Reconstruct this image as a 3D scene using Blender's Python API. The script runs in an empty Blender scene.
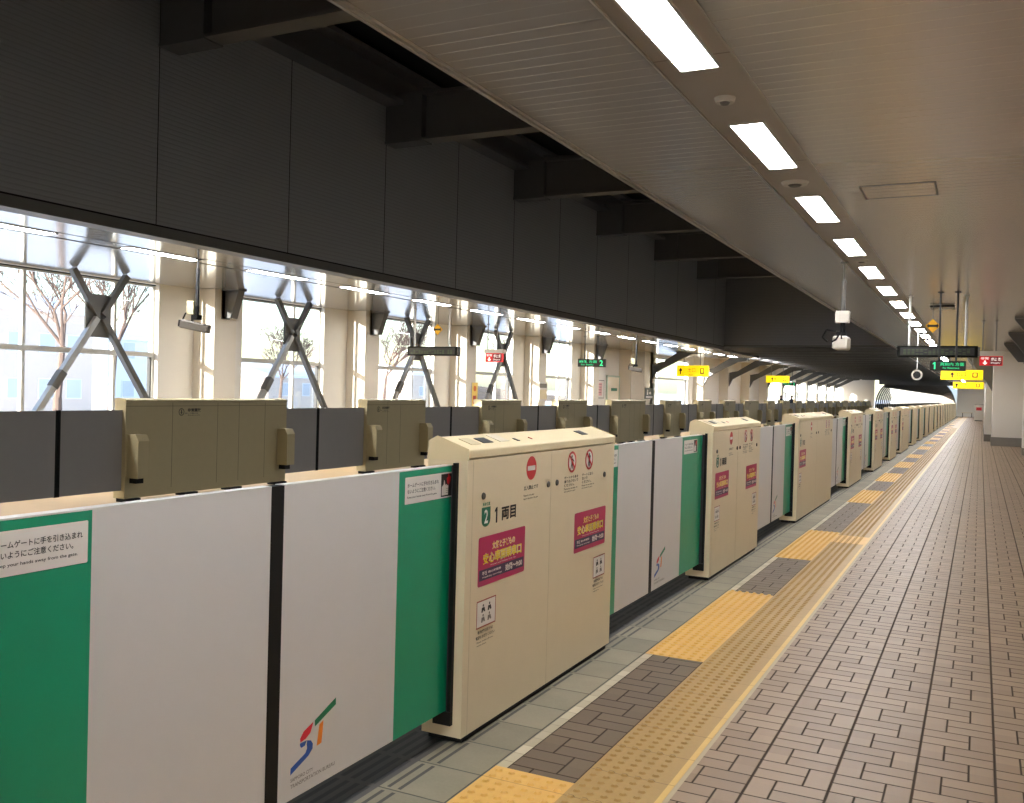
import bpy, math, random
from mathutils import Vector, Matrix
random.seed(7)
C = bpy.context.scene.collection
PI = math.pi

# ------------------------------------------------------------------ materials
class NT:
    """tiny helper for shader maths"""
    def __init__(s, name):
        s.m = bpy.data.materials.new(name); s.m.use_nodes = True
        s.t = s.m.node_tree; s.b = s.t.nodes['Principled BSDF']
        s.pos = None
    def node(s, k, **kw):
        n = s.t.nodes.new(k)
        for a, v in kw.items(): setattr(n, a, v)
        return n
    def link(s, a, b): s.t.links.new(a, b)
    def put(s, sock, v):
        if hasattr(v, 'default_value') or hasattr(v, 'links'): s.link(v, sock)
        else: sock.default_value = v
    def f(s, op, a, b=None, c=None):
        n = s.node('ShaderNodeMath', operation=op)
        s.put(n.inputs[0], a)
        if b is not None: s.put(n.inputs[1], b)
        if c is not None: s.put(n.inputs[2], c)
        return n.outputs[0]
    def xyz(s, obj=False):
        if obj:
            g = s.node('ShaderNodeTexCoord').outputs['Object']
        else:
            g = s.node('ShaderNodeNewGeometry').outputs['Position']
        q = s.node('ShaderNodeSeparateXYZ'); s.link(g, q.inputs[0])
        s.pos = g
        return q.outputs[0], q.outputs[1], q.outputs[2]
    def mixf(s, fac, a, b): # scalar
        return s.f('ADD', s.f('MULTIPLY', a, s.f('SUBTRACT', 1.0, fac)), s.f('MULTIPLY', b, fac))
    def mixc(s, fac, a, b):
        n = s.node('ShaderNodeMix', data_type='RGBA')
        s.put(n.inputs[0], fac); s.put(n.inputs[6], a); s.put(n.inputs[7], b)
        return n.outputs[2]
    def step(s, v, lo, hi):  # 0 below lo, 1 above hi
        n = s.node('ShaderNodeMapRange'); n.clamp = True
        s.put(n.inputs[0], v); n.inputs[1].default_value = lo; n.inputs[2].default_value = hi
        return n.outputs[0]
    def noise(s, scale, detail=3, vec=None):
        n = s.node('ShaderNodeTexNoise'); n.inputs['Scale'].default_value = scale; n.inputs['Detail'].default_value = detail
        if vec is not None: s.link(vec, n.inputs['Vector'])
        elif s.pos is not None: s.link(s.pos, n.inputs['Vector'])
        return n.outputs['Fac']
    def bump(s, h, dist, strength=1.0):
        n = s.node('ShaderNodeBump'); n.inputs['Distance'].default_value = dist; n.inputs['Strength'].default_value = strength
        s.link(h, n.inputs['Height']); s.link(n.outputs[0], s.b.inputs['Normal'])

def lin(c):
    return tuple(((v / 255) / 12.92 if v / 255 < .04045 else ((v / 255 + .055) / 1.055) ** 2.4) for v in c) + (1,)

MATS = {}
def mat(name, col, rough=.5, metal=0., var=.06, vs=9., spec=.5, emit=0., bump=0.):
    """plain procedural surface: colour (sRGB 0-255) gently varied by noise"""
    n = NT(name); n.xyz(True)
    c = lin(col)
    fac = n.noise(vs, 4)
    a = tuple(min(1, v * (1 - var)) for v in c[:3]) + (1,); b = tuple(min(1, v * (1 + var)) for v in c[:3]) + (1,)
    k = n.mixc(fac, a, b)
    n.link(k, n.b.inputs['Base Color'])
    n.b.inputs['Roughness'].default_value = rough; n.b.inputs['Metallic'].default_value = metal
    n.b.inputs['Specular IOR Level'].default_value = spec
    if emit:
        n.link(k, n.b.inputs['Emission Color']); n.b.inputs['Emission Strength'].default_value = emit
    if bump: n.bump(n.noise(180, 2), bump)
    MATS[name] = n.m
    return n.m

cream = mat('gate_cream', (217, 201, 169), .38, var=.03)
cream_line = mat('gate_seam', (184, 168, 136), .6)
plate_m = mat('plate_beige', (196, 182, 146), .45)
plate_w = mat('plate_pale', (214, 204, 182), .4)
cream_top = mat('gate_cap_cream', (218, 202, 164), .42, var=.03)
leaf_white = mat('leaf_white', (202, 199, 197), .34, var=.02)
leaf_green = mat('leaf_green', (0, 136, 100), .34, var=.04)
leaf_grey = mat('leaf_grey', (158, 155, 152), .45, var=.03)
opp_cream = mat('opposite_cream', (196, 182, 142), .45, var=.04)
opp_line = mat('opposite_seam', (130, 120, 92), .6)
black = mat('black_rubber', (9, 9, 10), .6, spec=.25)
dark_metal = mat('dark_metal', (44, 45, 47), .5)
slot_shade_m = mat('slot_shade', (38, 38, 40), .7)
lock_m = mat('lock_metal', (70, 66, 60), .35, .8)
s_white = mat('sticker_white', (224, 218, 212), .4, var=.01)
s_black = mat('print_black', (22, 20, 20), .5, var=.01)
s_red = mat('print_red', (190, 22, 30), .4, var=.02)
s_brown = mat('print_brown_red', (150, 52, 40), .4, var=.02)
s_green = mat('print_green', (0, 104, 74), .4, var=.02)
s_mag = mat('print_magenta', (170, 22, 82), .4, var=.02)
s_navy = mat('print_navy', (46, 26, 70), .4, var=.02)
s_yel = mat('print_yellow', (236, 210, 40), .4, var=.02)
s_blue = mat('print_blue', (18, 74, 160), .4, var=.02)
s_orange = mat('print_orange', (226, 128, 28), .4, var=.02)
s_lred = mat('print_logo_red', (204, 28, 52), .4, var=.02)
s_lgreen = mat('print_logo_green', (0, 112, 74), .4, var=.02)
s_grey = mat('print_grey', (110, 106, 100), .5, var=.02)
wallwhite = mat('painted_white', (226, 222, 214), .55, var=.02, vs=2)
wallcream = mat('painted_cream', (224, 217, 203), .55, var=.02, vs=2)
pillar_m = mat('pillar_white', (222, 216, 206), .45, var=.02, vs=2)
base_grey = mat('base_grey', (126, 120, 112), .6)
frame_alu = mat('window_aluminium', (206, 206, 202), .4, .2)
steel = mat('brace_steel', (92, 92, 90), .4, .3)
steel_lt = mat('brace_sleeve', (172, 174, 174), .3, .4)
bracket_m = mat('bracket_grey', (86, 86, 86), .5)
beam_m = mat('beam_dark', (104, 103, 103), .6)
roof_m = mat('roof_dark', (12, 13, 14), .8)
trim_light = mat('trim_light', (176, 170, 160), .35, .3)
trim_dark = mat('trim_dark', (112, 111, 109), .5)
whiteplastic = mat('white_plastic', (196, 190, 178), .4)
pole_grey = mat('pole_grey', (118, 116, 112), .3, .6)
pole_white = mat('pole_white', (206, 204, 198), .4)
track_m = mat('track_concrete', (86, 82, 76), .9, var=.2, vs=3)
snow = mat('snow', (236, 240, 246), .8, var=.03, vs=.5)
bark = mat('bark', (96, 80, 72), .9, var=.2)
hill_m = mat('hill_brush', (150, 126, 104), .95, var=.35, vs=.6)
bld_pink = mat('house_beige', (214, 196, 182), .8, var=.05)
bld_white = mat('house_white', (228, 230, 232), .8, var=.05)
bld_blue = mat('house_blue', (150, 176, 206), .8, var=.05)
bld_win = mat('house_window', (190, 196, 204), .2)
ledboard = mat('led_board', (15, 16, 12), .7, spec=.1)
led_dim = mat('led_dim_dots', (62, 74, 46), .6)
led_on = mat('light_diffuser', (250, 250, 252), .5, var=0, emit=66.)
led_off = mat('light_frame', (200, 196, 188), .4)
sg_black = mat('sign_black', (14, 18, 18), .35)
sg_green = mat('sign_green_lit', (40, 214, 140), .5, var=0, emit=.9)
sg_white = mat('sign_white_lit', (250, 244, 236), .5, var=0, emit=1.0)
sg_yellow = mat('sign_yellow_lit', (255, 220, 10), .5, var=.02, emit=.75)
sg_red = mat('sign_red_lit', (190, 20, 32), .5, var=.02, emit=.55)
diamond_y = mat('diamond_yellow', (240, 180, 30), .5)
skin = mat('skin', (205, 160, 130), .6)
hair = mat('hair_black', (22, 18, 18), .6)
coat = mat('coat_dark', (30, 30, 34), .8)
tunnel_m = mat('tunnel_lining', (150, 138, 130), .5, .2, var=.05)

def glass_material():
    n = NT('window_glass'); t = n.t
    tr = n.node('ShaderNodeBsdfTransparent'); tr.inputs[0].default_value = (.95, .97, .98, 1)
    gl = n.node('ShaderNodeBsdfGlossy'); gl.inputs['Roughness'].default_value = .02
    lw = n.node('ShaderNodeLayerWeight'); lw.inputs[0].default_value = .25
    fac = n.f('MULTIPLY', lw.outputs['Fresnel'], .25)
    mx = n.node('ShaderNodeMixShader'); n.link(fac, mx.inputs[0]); n.link(tr.outputs[0], mx.inputs[1]); n.link(gl.outputs[0], mx.inputs[2])
    n.link(mx.outputs[0], t.nodes['Material Output'].inputs['Surface'])
    return n.m
glass = glass_material()

def brick_material(name, x0, w, c1, c2, mortar, rough, bands=True):
    """basket pattern: in each w x .2 cell one upright brick and two lying bricks, side swapped row by row"""
    n = NT(name); x, y, z = n.xyz()
    cx = n.f('DIVIDE', n.f('SUBTRACT', x, x0), w)
    col = n.f('FLOOR', cx); u = n.f('FRACT', cx)
    ry = n.f('DIVIDE', n.f('SUBTRACT', y, .18), .2)
    row = n.f('FLOOR', ry); v = n.f('FRACT', ry)
    alt = n.f('FLOORED_MODULO', row, 2.0)
    u2 = n.f('ABSOLUTE', n.f('SUBTRACT', alt, u))
    isV = n.f('LESS_THAN', u2, 1 / 3)
    duv = n.f('MULTIPLY', n.f('MINIMUM', u2, n.f('SUBTRACT', 1 / 3, u2)), w)
    dvv = n.f('MULTIPLY', n.f('MINIMUM', v, n.f('SUBTRACT', 1.0, v)), .2)
    duh = n.f('MULTIPLY', n.f('MINIMUM', n.f('SUBTRACT', u2, 1 / 3), n.f('SUBTRACT', 1.0, u2)), w)
    v2 = n.f('MULTIPLY', v, 2.0); vf = n.f('FRACT', v2)
    dvh = n.f('MULTIPLY', n.f('MINIMUM', vf, n.f('SUBTRACT', 1.0, vf)), .1)
    d = n.mixf(isV, n.f('MINIMUM', duh, dvh), n.f('MINIMUM', duv, dvv))
    dc = n.f('MULTIPLY', n.f('MINIMUM', u, n.f('SUBTRACT', 1.0, u)), w * .75)
    d = n.f('MINIMUM', d, dc)
    solid = n.step(d, .0026, .0052)
    idv = n.node('ShaderNodeCombineXYZ')
    n.link(col, idv.inputs[0])
    n.link(n.f('ADD', n.f('MULTIPLY', row, 2.0), n.f('FLOOR', v2)), idv.inputs[1]); n.link(isV, idv.inputs[2])
    wn = n.node('ShaderNodeTexWhiteNoise', noise_dimensions='3D'); n.link(idv.outputs[0], wn.inputs[0])
    big = n.noise(.35, 2); fine = n.noise(60, 3)
    t = n.f('ADD', n.f('MULTIPLY', wn.outputs['Value'], .5), n.f('ADD', n.f('MULTIPLY', big, .3), n.f('MULTIPLY', fine, .3)))
    c = n.mixc(t, lin(c1), lin(c2))
    c = n.mixc(solid, lin(mortar), c)
    n.link(c, n.b.inputs['Base Color'])
    n.put(n.b.inputs['Roughness'], n.f('ADD', n.mixf(solid, .9, rough), n.f('MULTIPLY', fine, .12)))
    n.b.inputs['Specular IOR Level'].default_value = .3
    n.bump(n.f('ADD', solid, n.f('MULTIPLY', fine, .08)), .0035)
    return n.m
floor_brick = brick_material('floor_brick', -.2, .305, (118, 97, 76), (150, 126, 101), (64, 52, 41), .40)
floor_dark = brick_material('floor_dark_brick', -1.74, .31, (84, 70, 56), (104, 88, 70), (54, 45, 37), .46)

def concrete_material():
    n = NT('edge_concrete'); x, y, z = n.xyz()
    yy = n.f('DIVIDE', n.f('SUBTRACT', y, .11), .3); v = n.f('FRACT', yy)
    d = n.f('MULTIPLY', n.f('MINIMUM', v, n.f('SUBTRACT', 1.0, v)), .3)
    d = n.f('MINIMUM', d, n.f('ABSOLUTE', n.f('ADD', x, 1.797)))
    solid = n.step(d, .002, .005)
    inrow = n.f('GREATER_THAN', d, .018)
    def groove(cx):
        return n.f('MULTIPLY', n.f('LESS_THAN', n.f('ABSOLUTE', n.f('SUBTRACT', x, cx)), .0085), inrow)
    g = n.f('MAXIMUM', groove(-2.015), groove(-2.065))
    solid = n.f('MULTIPLY', solid, n.f('SUBTRACT', 1.0, g))
    wn = n.node('ShaderNodeTexWhiteNoise', noise_dimensions='1D'); n.link(n.f('FLOOR', yy), wn.inputs['W'])
    t = n.f('ADD', n.f('MULTIPLY', wn.outputs['Value'], .35), n.f('ADD', n.f('MULTIPLY', n.noise(5, 5), .5), n.f('MULTIPLY', n.noise(70, 3), .25)))
    c = n.mixc(t, lin((88, 82, 66)), lin((138, 130, 108)))
    n.link(n.mixc(solid, lin((52, 50, 44)), c), n.b.inputs['Base Color'])
    n.b.inputs['Roughness'].default_value = .62
    n.bump(solid, .004)
    return n.m
edge_concrete = concrete_material()

def rubber_edge_material():
    n = NT('edge_dark_tile'); x, y, z = n.xyz()
    yy = n.f('DIVIDE', n.f('SUBTRACT', y, .11), .3); v = n.f('FRACT', yy)
    d = n.f('MULTIPLY', n.f('MINIMUM', v, n.f('SUBTRACT', 1.0, v)), .3)
    inrow = n.f('GREATER_THAN', d, .015)
    u = n.f('FRACT', n.f('DIVIDE', n.f('ADD', x, 3.0), .05))
    g = n.f('MULTIPLY', n.f('LESS_THAN', u, .45), inrow)
    c = n.mixc(g, lin((64, 62, 58)), lin((26, 26, 26)))
    n.link(c, n.b.inputs['Base Color']); n.b.inputs['Roughness'].default_value = .6
    n.bump(n.f('SUBTRACT', 1.0, g), .005)
    return n.m
edge_dark = rubber_edge_material()

def tactile_material(name, c1, c2, joint_x=None):
    n = NT(name); x, y, z = n.xyz()
    v = n.f('FRACT', n.f('DIVIDE', n.f('SUBTRACT', y, .11), .3))
    d = n.f('MULTIPLY', n.f('MINIMUM', v, n.f('SUBTRACT', 1.0, v)), .3)
    solid = n.step(d, .001, .003)
    t = n.f('ADD', n.f('MULTIPLY', n.noise(1.2, 3), .6), n.f('MULTIPLY', n.noise(40, 3), .4))
    c = n.mixc(t, lin(c1), lin(c2))
    dk = tuple(k * .6 for k in lin(c1)[:3]) + (1,)
    n.link(n.mixc(solid, dk, c), n.b.inputs['Base Color'])
    n.b.inputs['Roughness'].default_value = .46; n.b.inputs['Specular IOR Level'].default_value = .35
    return n.m
tac_strip = tactile_material('tactile_ochre', (142, 112, 62), (172, 140, 84))
tac_patch = tactile_material('tactile_yellow', (190, 144, 72), (216, 172, 92))
tac_line = tactile_material('tactile_bright_line', (186, 148, 78), (212, 176, 102))
joint_m = mat('pale_joint', (168, 152, 124), .7)

def mosaic_material():
    n = NT('pale_mosaic'); x, y, z = n.xyz()
    v = n.f('FRACT', n.f('DIVIDE', y, .1)); d = n.f('MULTIPLY', n.f('MINIMUM', v, n.f('SUBTRACT', 1.0, v)), .1)
    wn = n.node('ShaderNodeTexWhiteNoise', noise_dimensions='1D'); n.link(n.f('FLOOR', n.f('DIVIDE', y, .1)), wn.inputs['W'])
    c = n.mixc(wn.outputs['Value'], lin((150, 140, 116)), lin((182, 170, 146)))
    n.link(n.mixc(n.step(d, .001, .003), lin((120, 110, 92)), c), n.b.inputs['Base Color'])
    n.b.inputs['Roughness'].default_value = .55
    return n.m
mosaic = mosaic_material()

def slat_material(name, c, groove, rough, metal, pitch=.1, axis=1, depth=.0012, gw=.035, spec=.5):
    """aluminium spandrel: fine grooves across one axis"""
    n = NT(name); p = n.xyz()
    u = n.f('FRACT', n.f('DIVIDE', p[axis], pitch))
    d = n.f('MINIMUM', u, n.f('SUBTRACT', 1.0, u))
    solid = n.step(d, gw * .4, gw)
    k = n.mixc(n.noise(.6, 2), tuple(v * .95 for v in lin(c)[:3]) + (1,), tuple(v * 1.05 for v in lin(c)[:3]) + (1,))
    n.link(n.mixc(solid, lin(groove), k), n.b.inputs['Base Color'])
    n.b.inputs['Roughness'].default_value = rough; n.b.inputs['Metallic'].default_value = metal
    n.b.inputs['Specular IOR Level'].default_value = spec
    n.bump(solid, depth)
    return n.m
ceil_m = slat_material('ceiling_slats', (204, 198, 190), (218, 212, 203), .24, .6, .125, gw=.04, depth=.0005)
ceil_opp = slat_material('ceiling_slats_opposite', (176, 173, 167), (150, 147, 141), .13, .4, .1, gw=.03, depth=.0004)
strip_m = slat_material('ceiling_light_strip', (172, 163, 153), (120, 110, 100), .35, .4, 2.47, gw=.004)
darkwall = slat_material('dark_ribbed_wall', (172, 173, 176), (160, 161, 163), .5, .25, .06, 2, .0012, .2)
endwall_m = slat_material('dark_end_wall', (142, 142, 143), (130, 130, 131), .45, .25, .06, 2, .0012, .2)

# ------------------------------------------------------------------ mesh builder
class MB:
    def __init__(s): s.v = []; s.f = []; s.i = []
    def add(s, vs, fs, mi=0):
        o = len(s.v); s.v += [tuple(v) for v in vs]
        for f in fs: s.f.append(tuple(o + k for k in f)); s.i.append(mi)
    def box(s, x0, x1, y0, y1, z0, z1, mi=0):
        x0, x1 = min(x0, x1), max(x0, x1); y0, y1 = min(y0, y1), max(y0, y1); z0, z1 = min(z0, z1), max(z0, z1)
        s.add([(x0,y0,z0),(x1,y0,z0),(x1,y1,z0),(x0,y1,z0),(x0,y0,z1),(x1,y0,z1),(x1,y1,z1),(x0,y1,z1)],
              [(0,3,2,1),(4,5,6,7),(0,1,5,4),(1,2,6,5),(2,3,7,6),(3,0,4,7)], mi)
    def prism(s, poly, a0, a1, axis='y', mi=0):
        n = len(poly)
        def P(p, a): return {'y': (p[0], a, p[1]), 'x': (a, p[0], p[1]), 'z': (p[0], p[1], a)}[axis]
        vs = [P(p, a0) for p in poly] + [P(p, a1) for p in poly]
        fs = [tuple(range(n)), tuple(range(2*n-1, n-1, -1))] + [(i, (i+1) % n + 0, (i+1) % n + n, i + n) for i in range(n)]
        s.add(vs, fs, mi)
    def bar(s, p, q, w, h, mi=0, up=(0,0,1)):
        p, q = Vector(p), Vector(q); d = (q - p).normalized(); u = Vector(up)
        r = d.cross(u)
        if r.length < 1e-4: r = d.cross(Vector((1,0,0)))
        r.normalize(); u = r.cross(d)
        vs = []
        for c in (p, q):
            for a, b in ((-1,-1),(1,-1),(1,1),(-1,1)): vs.append(c + r*(a*w/2) + u*(b*h/2))
        s.add(vs, [(0,3,2,1),(4,5,6,7),(0,1,5,4),(1,2,6,5),(2,3,7,6),(3,0,4,7)], mi)
    def tube(s, p, q, r0, r1=None, n=10, mi=0, caps=True):
        r1 = r0 if r1 is None else r1
        p, q = Vector(p), Vector(q); d = (q - p).normalized()
        a = d.orthogonal().normalized(); b = d.cross(a)
        vs = [p + (a*math.cos(t) + b*math.sin(t))*r0 for t in (2*PI*k/n for k in range(n))]
        vs += [q + (a*math.cos(t) + b*math.sin(t))*r1 for t in (2*PI*k/n for k in range(n))]
        fs = [(k, (k+1) % n, n + (k+1) % n, n + k) for k in range(n)]
        if caps: fs += [tuple(range(n-1, -1, -1)), tuple(range(n, 2*n))]
        s.add(vs, fs, mi)
    def build(s, name, mats, parent=None, loc=None, bevel=0, smooth=False):
        me = bpy.data.meshes.new(name); me.from_pydata(s.v, [], s.f); me.update()
        for m in (mats if isinstance(mats, (list, tuple)) else [mats]): me.materials.append(m)
        me.polygons.foreach_set('material_index', s.i)
        if smooth: me.polygons.foreach_set('use_smooth', [True]*len(me.polygons))
        o = bpy.data.objects.new(name, me); C.objects.link(o)
        if parent is not None: o.parent = parent
        if loc is not None: o.location = loc
        if bevel:
            b = o.modifiers.new('edge', 'BEVEL'); b.width = bevel; b.segments = 2; b.limit_method = 'ANGLE'; b.angle_limit = .6
        return o

def tag(o, label=None, cat=None, group=None, kind=None):
    if label: o['label'] = label
    if cat: o['category'] = cat
    if group: o['group'] = group
    if kind: o['kind'] = kind
    return o
def thing(name, loc, label, cat, group=None):
    o = bpy.data.objects.new(name, None); C.objects.link(o); o.location = loc; o.empty_display_size = .1
    return tag(o, label, cat, group)
def struct(name, mb, m, parent=None, bevel=0, label=None, cat='building'):
    o = mb.build(name, m, parent, bevel=bevel)
    o['kind'] = 'structure'
    return o
def copy_tree(o, parent=None):
    c = o.copy(); C.objects.link(c)
    if parent is not None: c.parent = parent
    for ch in list(o.children): copy_tree(ch, c)
    return c

# ------------------------------------------------------------------ lettering
_cache = {}
def text_geo(s, bold=0.):
    k = (s, bold)
    if k in _cache: return _cache[k]
    cu = bpy.data.curves.new('lettering', 'FONT'); cu.body = s; cu.offset = bold; cu.resolution_u = 3
    o = bpy.data.objects.new('lettering', cu); C.objects.link(o)
    bpy.context.view_layer.update()
    m = o.evaluated_get(bpy.context.evaluated_depsgraph_get()).to_mesh()
    vs = [(v.co.x, v.co.y) for v in m.vertices]; fs = [tuple(p.vertices) for p in m.polygons]
    o.evaluated_get(bpy.context.evaluated_depsgraph_get()).to_mesh_clear()
    bpy.data.objects.remove(o); bpy.data.curves.remove(cu)
    xs = [v[0] for v in vs]; ys = [v[1] for v in vs]
    g = (vs, fs, min(xs), max(xs), min(ys), max(ys))
    _cache[k] = g
    return g

class Sticker:
    """flat print: everything in (u, v) metres, stacked by thin layers, then stood up on a plane"""
    def __init__(s): s.mb = MB(); s.mats = []
    def mi(s, m):
        if m not in s.mats: s.mats.append(m)
        return s.mats.index(m)
    def poly(s, pts, m, layer=0):
        s.mb.add([(p[0], p[1], layer*.0007) for p in pts], [tuple(range(len(pts)))], s.mi(m))
    def rect(s, u0, v0, u1, v1, m, layer=0): s.poly([(u0,v0),(u1,v0),(u1,v1),(u0,v1)], m, layer)
    def rrect(s, u0, v0, u1, v1, r, m, layer=0):
        pts = []
        for cx, cy, a in ((u1-r, v0+r, -90), (u1-r, v1-r, 0), (u0+r, v1-r, 90), (u0+r, v0+r, 180)):
            for k in range(5): t = math.radians(a + 22.5*k); pts.append((cx + r*math.cos(t), cy + r*math.sin(t)))
        s.poly(pts, m, layer)
    def disc(s, u, v, r, m, layer=0, n=32): s.poly([(u + r*math.cos(2*PI*k/n), v + r*math.sin(2*PI*k/n)) for k in range(n)], m, layer)
    def ring(s, u, v, r0, r1, m, layer=0, n=32):
        pts = [(u + r*math.cos(2*PI*k/n), v + r*math.sin(2*PI*k/n), layer*.0007) for r in (r0, r1) for k in range(n)]
        s.mb.add(pts, [(k, (k+1) % n, n + (k+1) % n, n + k) for k in range(n)], s.mi(m))
    def frame(s, u0, v0, u1, v1, w, m, layer=0):
        s.rect(u0, v0, u1, v0+w, m, layer); s.rect(u0, v1-w, u1, v1, m, layer); s.rect(u0, v0+w, u0+w, v1-w, m, layer); s.rect(u1-w, v0+w, u1, v1-w, m, layer)
    def text(s, t, u0, v0, u1, v1, m, layer=1, bold=.02):
        """letters stretched to fill the given box"""
        vs, fs, a, b, c, d = text_geo(t, bold)
        if u1 is None: u1 = u0 + (v1 - v0)*(b - a)/(d - c)
        s.mb.add([(u0 + (x-a)/(b-a)*(u1-u0), v0 + (y-c)/(d-c)*(v1-v0), layer*.0007) for x, y in vs], fs, s.mi(m))
    def one(s, u0, v0, h, m, layer=1):
        s.poly([(u0 + a*h, v0 + c*h) for a, c in ((.17, 0), (.36, 0), (.36, 1), (.22, 1), (0, .82), (0, .66), (.17, .77))], m, layer)
    def build(s, name, parent, origin, facing='x'):
        ox, oy, oz = origin; w = MB(); w.f = s.mb.f; w.i = s.mb.i
        if facing == 'x': w.v = [(ox + .001 + n, oy + u, oz + v) for u, v, n in s.mb.v]
        else: w.v = [(ox + u, oy - .001 - n, oz + v) for u, v, n in s.mb.v]
        return w.build(name, s.mats, parent)

# ------------------------------------------------------------------ stickers of the gates
def sticker_no_entry():
    s = Sticker(); s.disc(0, 0, .06, s_red, 0); s.rect(-.045, -.012, .045, .012, s_white, 1)
    return s
def sticker_no_entry_text():
    s = Sticker(); s.text('立入禁止です', -.085, -.108, .085, -.086, s_black)
    return s
def sticker_no_entry_english():
    s = Sticker(); s.text('Please do not enter', -.085, -.140, .04, -.130, s_black, 1, .01); s.text('beyond this side of the gate', -.085, -.158, .085, -.147, s_black, 1, .01)
    return s
def sticker_prohibit(kind, lines):
    s = Sticker(); s.disc(0, 0, .058, s_white, 0); s.ring(0, 0, .047, .06, s_red, 1)
    s.poly([(-.044, .034), (-.034, .044), (.044, -.034), (.034, -.044)], s_red, 3)
    s.disc(-.006 if kind else .0, .03, .009, s_black, 2, 14)
    if kind:
        s.poly([(-.016, .02), (.006, .02), (.004, -.012), (.02, -.04), (.01, -.042), (-.004, -.016), (-.016, -.042), (-.026, -.04), (-.012, -.01)], s_black, 2)
        s.poly([(.006, .02), (.028, .004), (.024, -.003), (.004, .01)], s_black, 2)
    else:
        s.poly([(-.022, .022), (.02, .024), (.01, -.01), (.012, -.042), (.002, -.042), (-.002, -.014), (-.012, -.042), (-.022, -.04), (-.01, -.004)], s_black, 2)
        s.poly([(-.022, .022), (-.032, .042), (-.026, .044), (-.012, .022)], s_black, 2)
    for k, t in enumerate(lines): s.text(t, -.105, -.092 - k*.021, -.105 + .0285*len(t), -.075 - k*.021, s_black)
    s.text('Please do not lean on', -.105, -.150, .085, -.140, s_black, 1, .01); s.text('the platform gate', -.105, -.166, .055, -.156, s_black, 1, .01)
    return s
def sticker_line():
    s = Sticker()
    pts = [(-.043, .045), (-.043, -.012)] + [(-.043*math.cos(t), -.012 - .034*math.sin(t)) for t in (PI*k/10 for k in range(1, 10))] + [(.043, -.012), (.043, .045)]
    s.poly(pts, s_green, 0); s.text('2', -.018, -.03, .018, .034, s_white, 1, .02); s.text('乗車位置', -.036, .052, .036, .068, s_green)
    return s
def sticker_car():
    s = Sticker(); s.one(0, -.034, .074, s_black); return s
def sticker_car_word():
    s = Sticker(); s.text('両目', .07, -.03, .225, .034, s_black, 1, .03)
    return s
def sticker_poster():
    s = Sticker(); s.rrect(0, 0, .49, .228, .012, s_mag, 0)
    s.text('女性と子どもの', .135, .158, .375, .196, s_white, 1, .05); s.text('女性と子どもの', .135, .158, .375, .196, s_yel, 2, .0)
    s.text('安心車両乗車口', .045, .098, .45, .150, s_white, 1, .06); s.text('安心車両乗車口', .045, .098, .45, .150, s_yel, 2, .02)
    s.text('Women and Children Only Car', .12, .083, .39, .091, s_white, 1, .01)
    s.rect(.012, .026, .478, .076, s_navy, 1)
    s.text('平日', .04, .048, .085, .066, s_white, 2); s.text('朝の時間帯', .10, .052, .23, .064, s_white, 2); s.text('Weekday mornings', .04, .033, .24, .043, s_white, 2, .01)
    s.text('始発〜9:00', .275, .034, .46, .068, s_white, 2, .03)
    return s
def sticker_priority():
    s = Sticker(); s.rect(0, 0, .19, .128, s_white, 0); s.frame(0, 0, .19, .128, .006, s_brown, 1)
    for i in range(2):
        for j in range(2):
            m = (s_black if j else s_grey); u = .065 + .062*i; v = .022 + .046*j
            s.disc(u, v + .033, .0065, m, 1, 12); s.poly([(u-.014, v+.024), (u+.012, v+.025), (u+.02, v+.004), (u+.008, v+.002), (u+.002, v+.012), (u-.006, v), (u-.018, v+.002)], m, 1)
    s.text('専用席付近では', .015, -.026, .165, -.010, s_black); s.text('電源をお切りください', 0, -.050, .185, -.034, s_black)
    s.text('Please switch off your', .01, -.069, .17, -.060, s_black, 1, .01); s.text('mobile phone', .01, -.084, .10, -.075, s_black, 1, .01)
    return s
def sticker_hands(hand_right):
    s = Sticker(); s.rrect(0, 0, .395, .112, .004, s_white, 0)
    a = .018 if hand_right else .128
    s.text('ホームゲートに手を引き込まれ', a, .068, a + .25, .086, s_black, 1, .015); s.text('ないようにご注意ください。', a, .043, a + .222, .061, s_black, 1, .015)
    s.text('Keep your hands away from the gate.', a, .021, a + .236, .032, s_black, 1, .015)
    b = .288 if hand_right else .012
    s.rect(b, .006, b + .095, .106, s_black, 1)
    s.poly([(b+.006,.012),(b+.06,.012),(b+.062,.05),(b+.058,.058),(b+.05,.052),(b+.044,.062),(b+.036,.055),(b+.03,.075),(b+.024,.08),(b+.02,.06),(b+.006,.05)], s_white, 2)
    s.poly([(b+.05,.066),(b+.058,.06),(b+.066,.055),(b+.08,.074),(b+.084,.09),(b+.07,.096),(b+.066,.104),(b+.058,.104),(b+.058,.094),(b+.046,.085)], s_red, 2)
    for q in (.022, .031, .04): s.rect(b + .042, q, b + .064, q + .002, s_grey, 3)
    return s
def sticker_logo():
    s = Sticker()
    s.poly([(.194,.387),(.196,.364),(.317,.410),(.316,.436)], s_lgreen); s.poly([(.221,.364),(.208,.290),(.236,.293),(.245,.373)], s_orange)
    s.poly([(.187,.385),(.134,.367),(.114,.346),(.116,.332),(.145,.336),(.171,.350)], s_lred)
    s.poly([(.113,.329),(.115,.319),(.122,.311),(.142,.313),(.152,.329)], s_blue)
    s.poly([(.153,.328),(.151,.315),(.154,.300),(.145,.285),(.066,.257),(.065,.233),(.162,.270),(.185,.288),(.186,.306),(.175,.321)], s_blue)
    s.text('SAPPORO CITY', .066, .207, .19, .220, s_grey, 1, .01); s.text('TRANSPORTATION BUREAU', .066, .184, .317, .198, s_grey, 1, .01)
    return s
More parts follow.
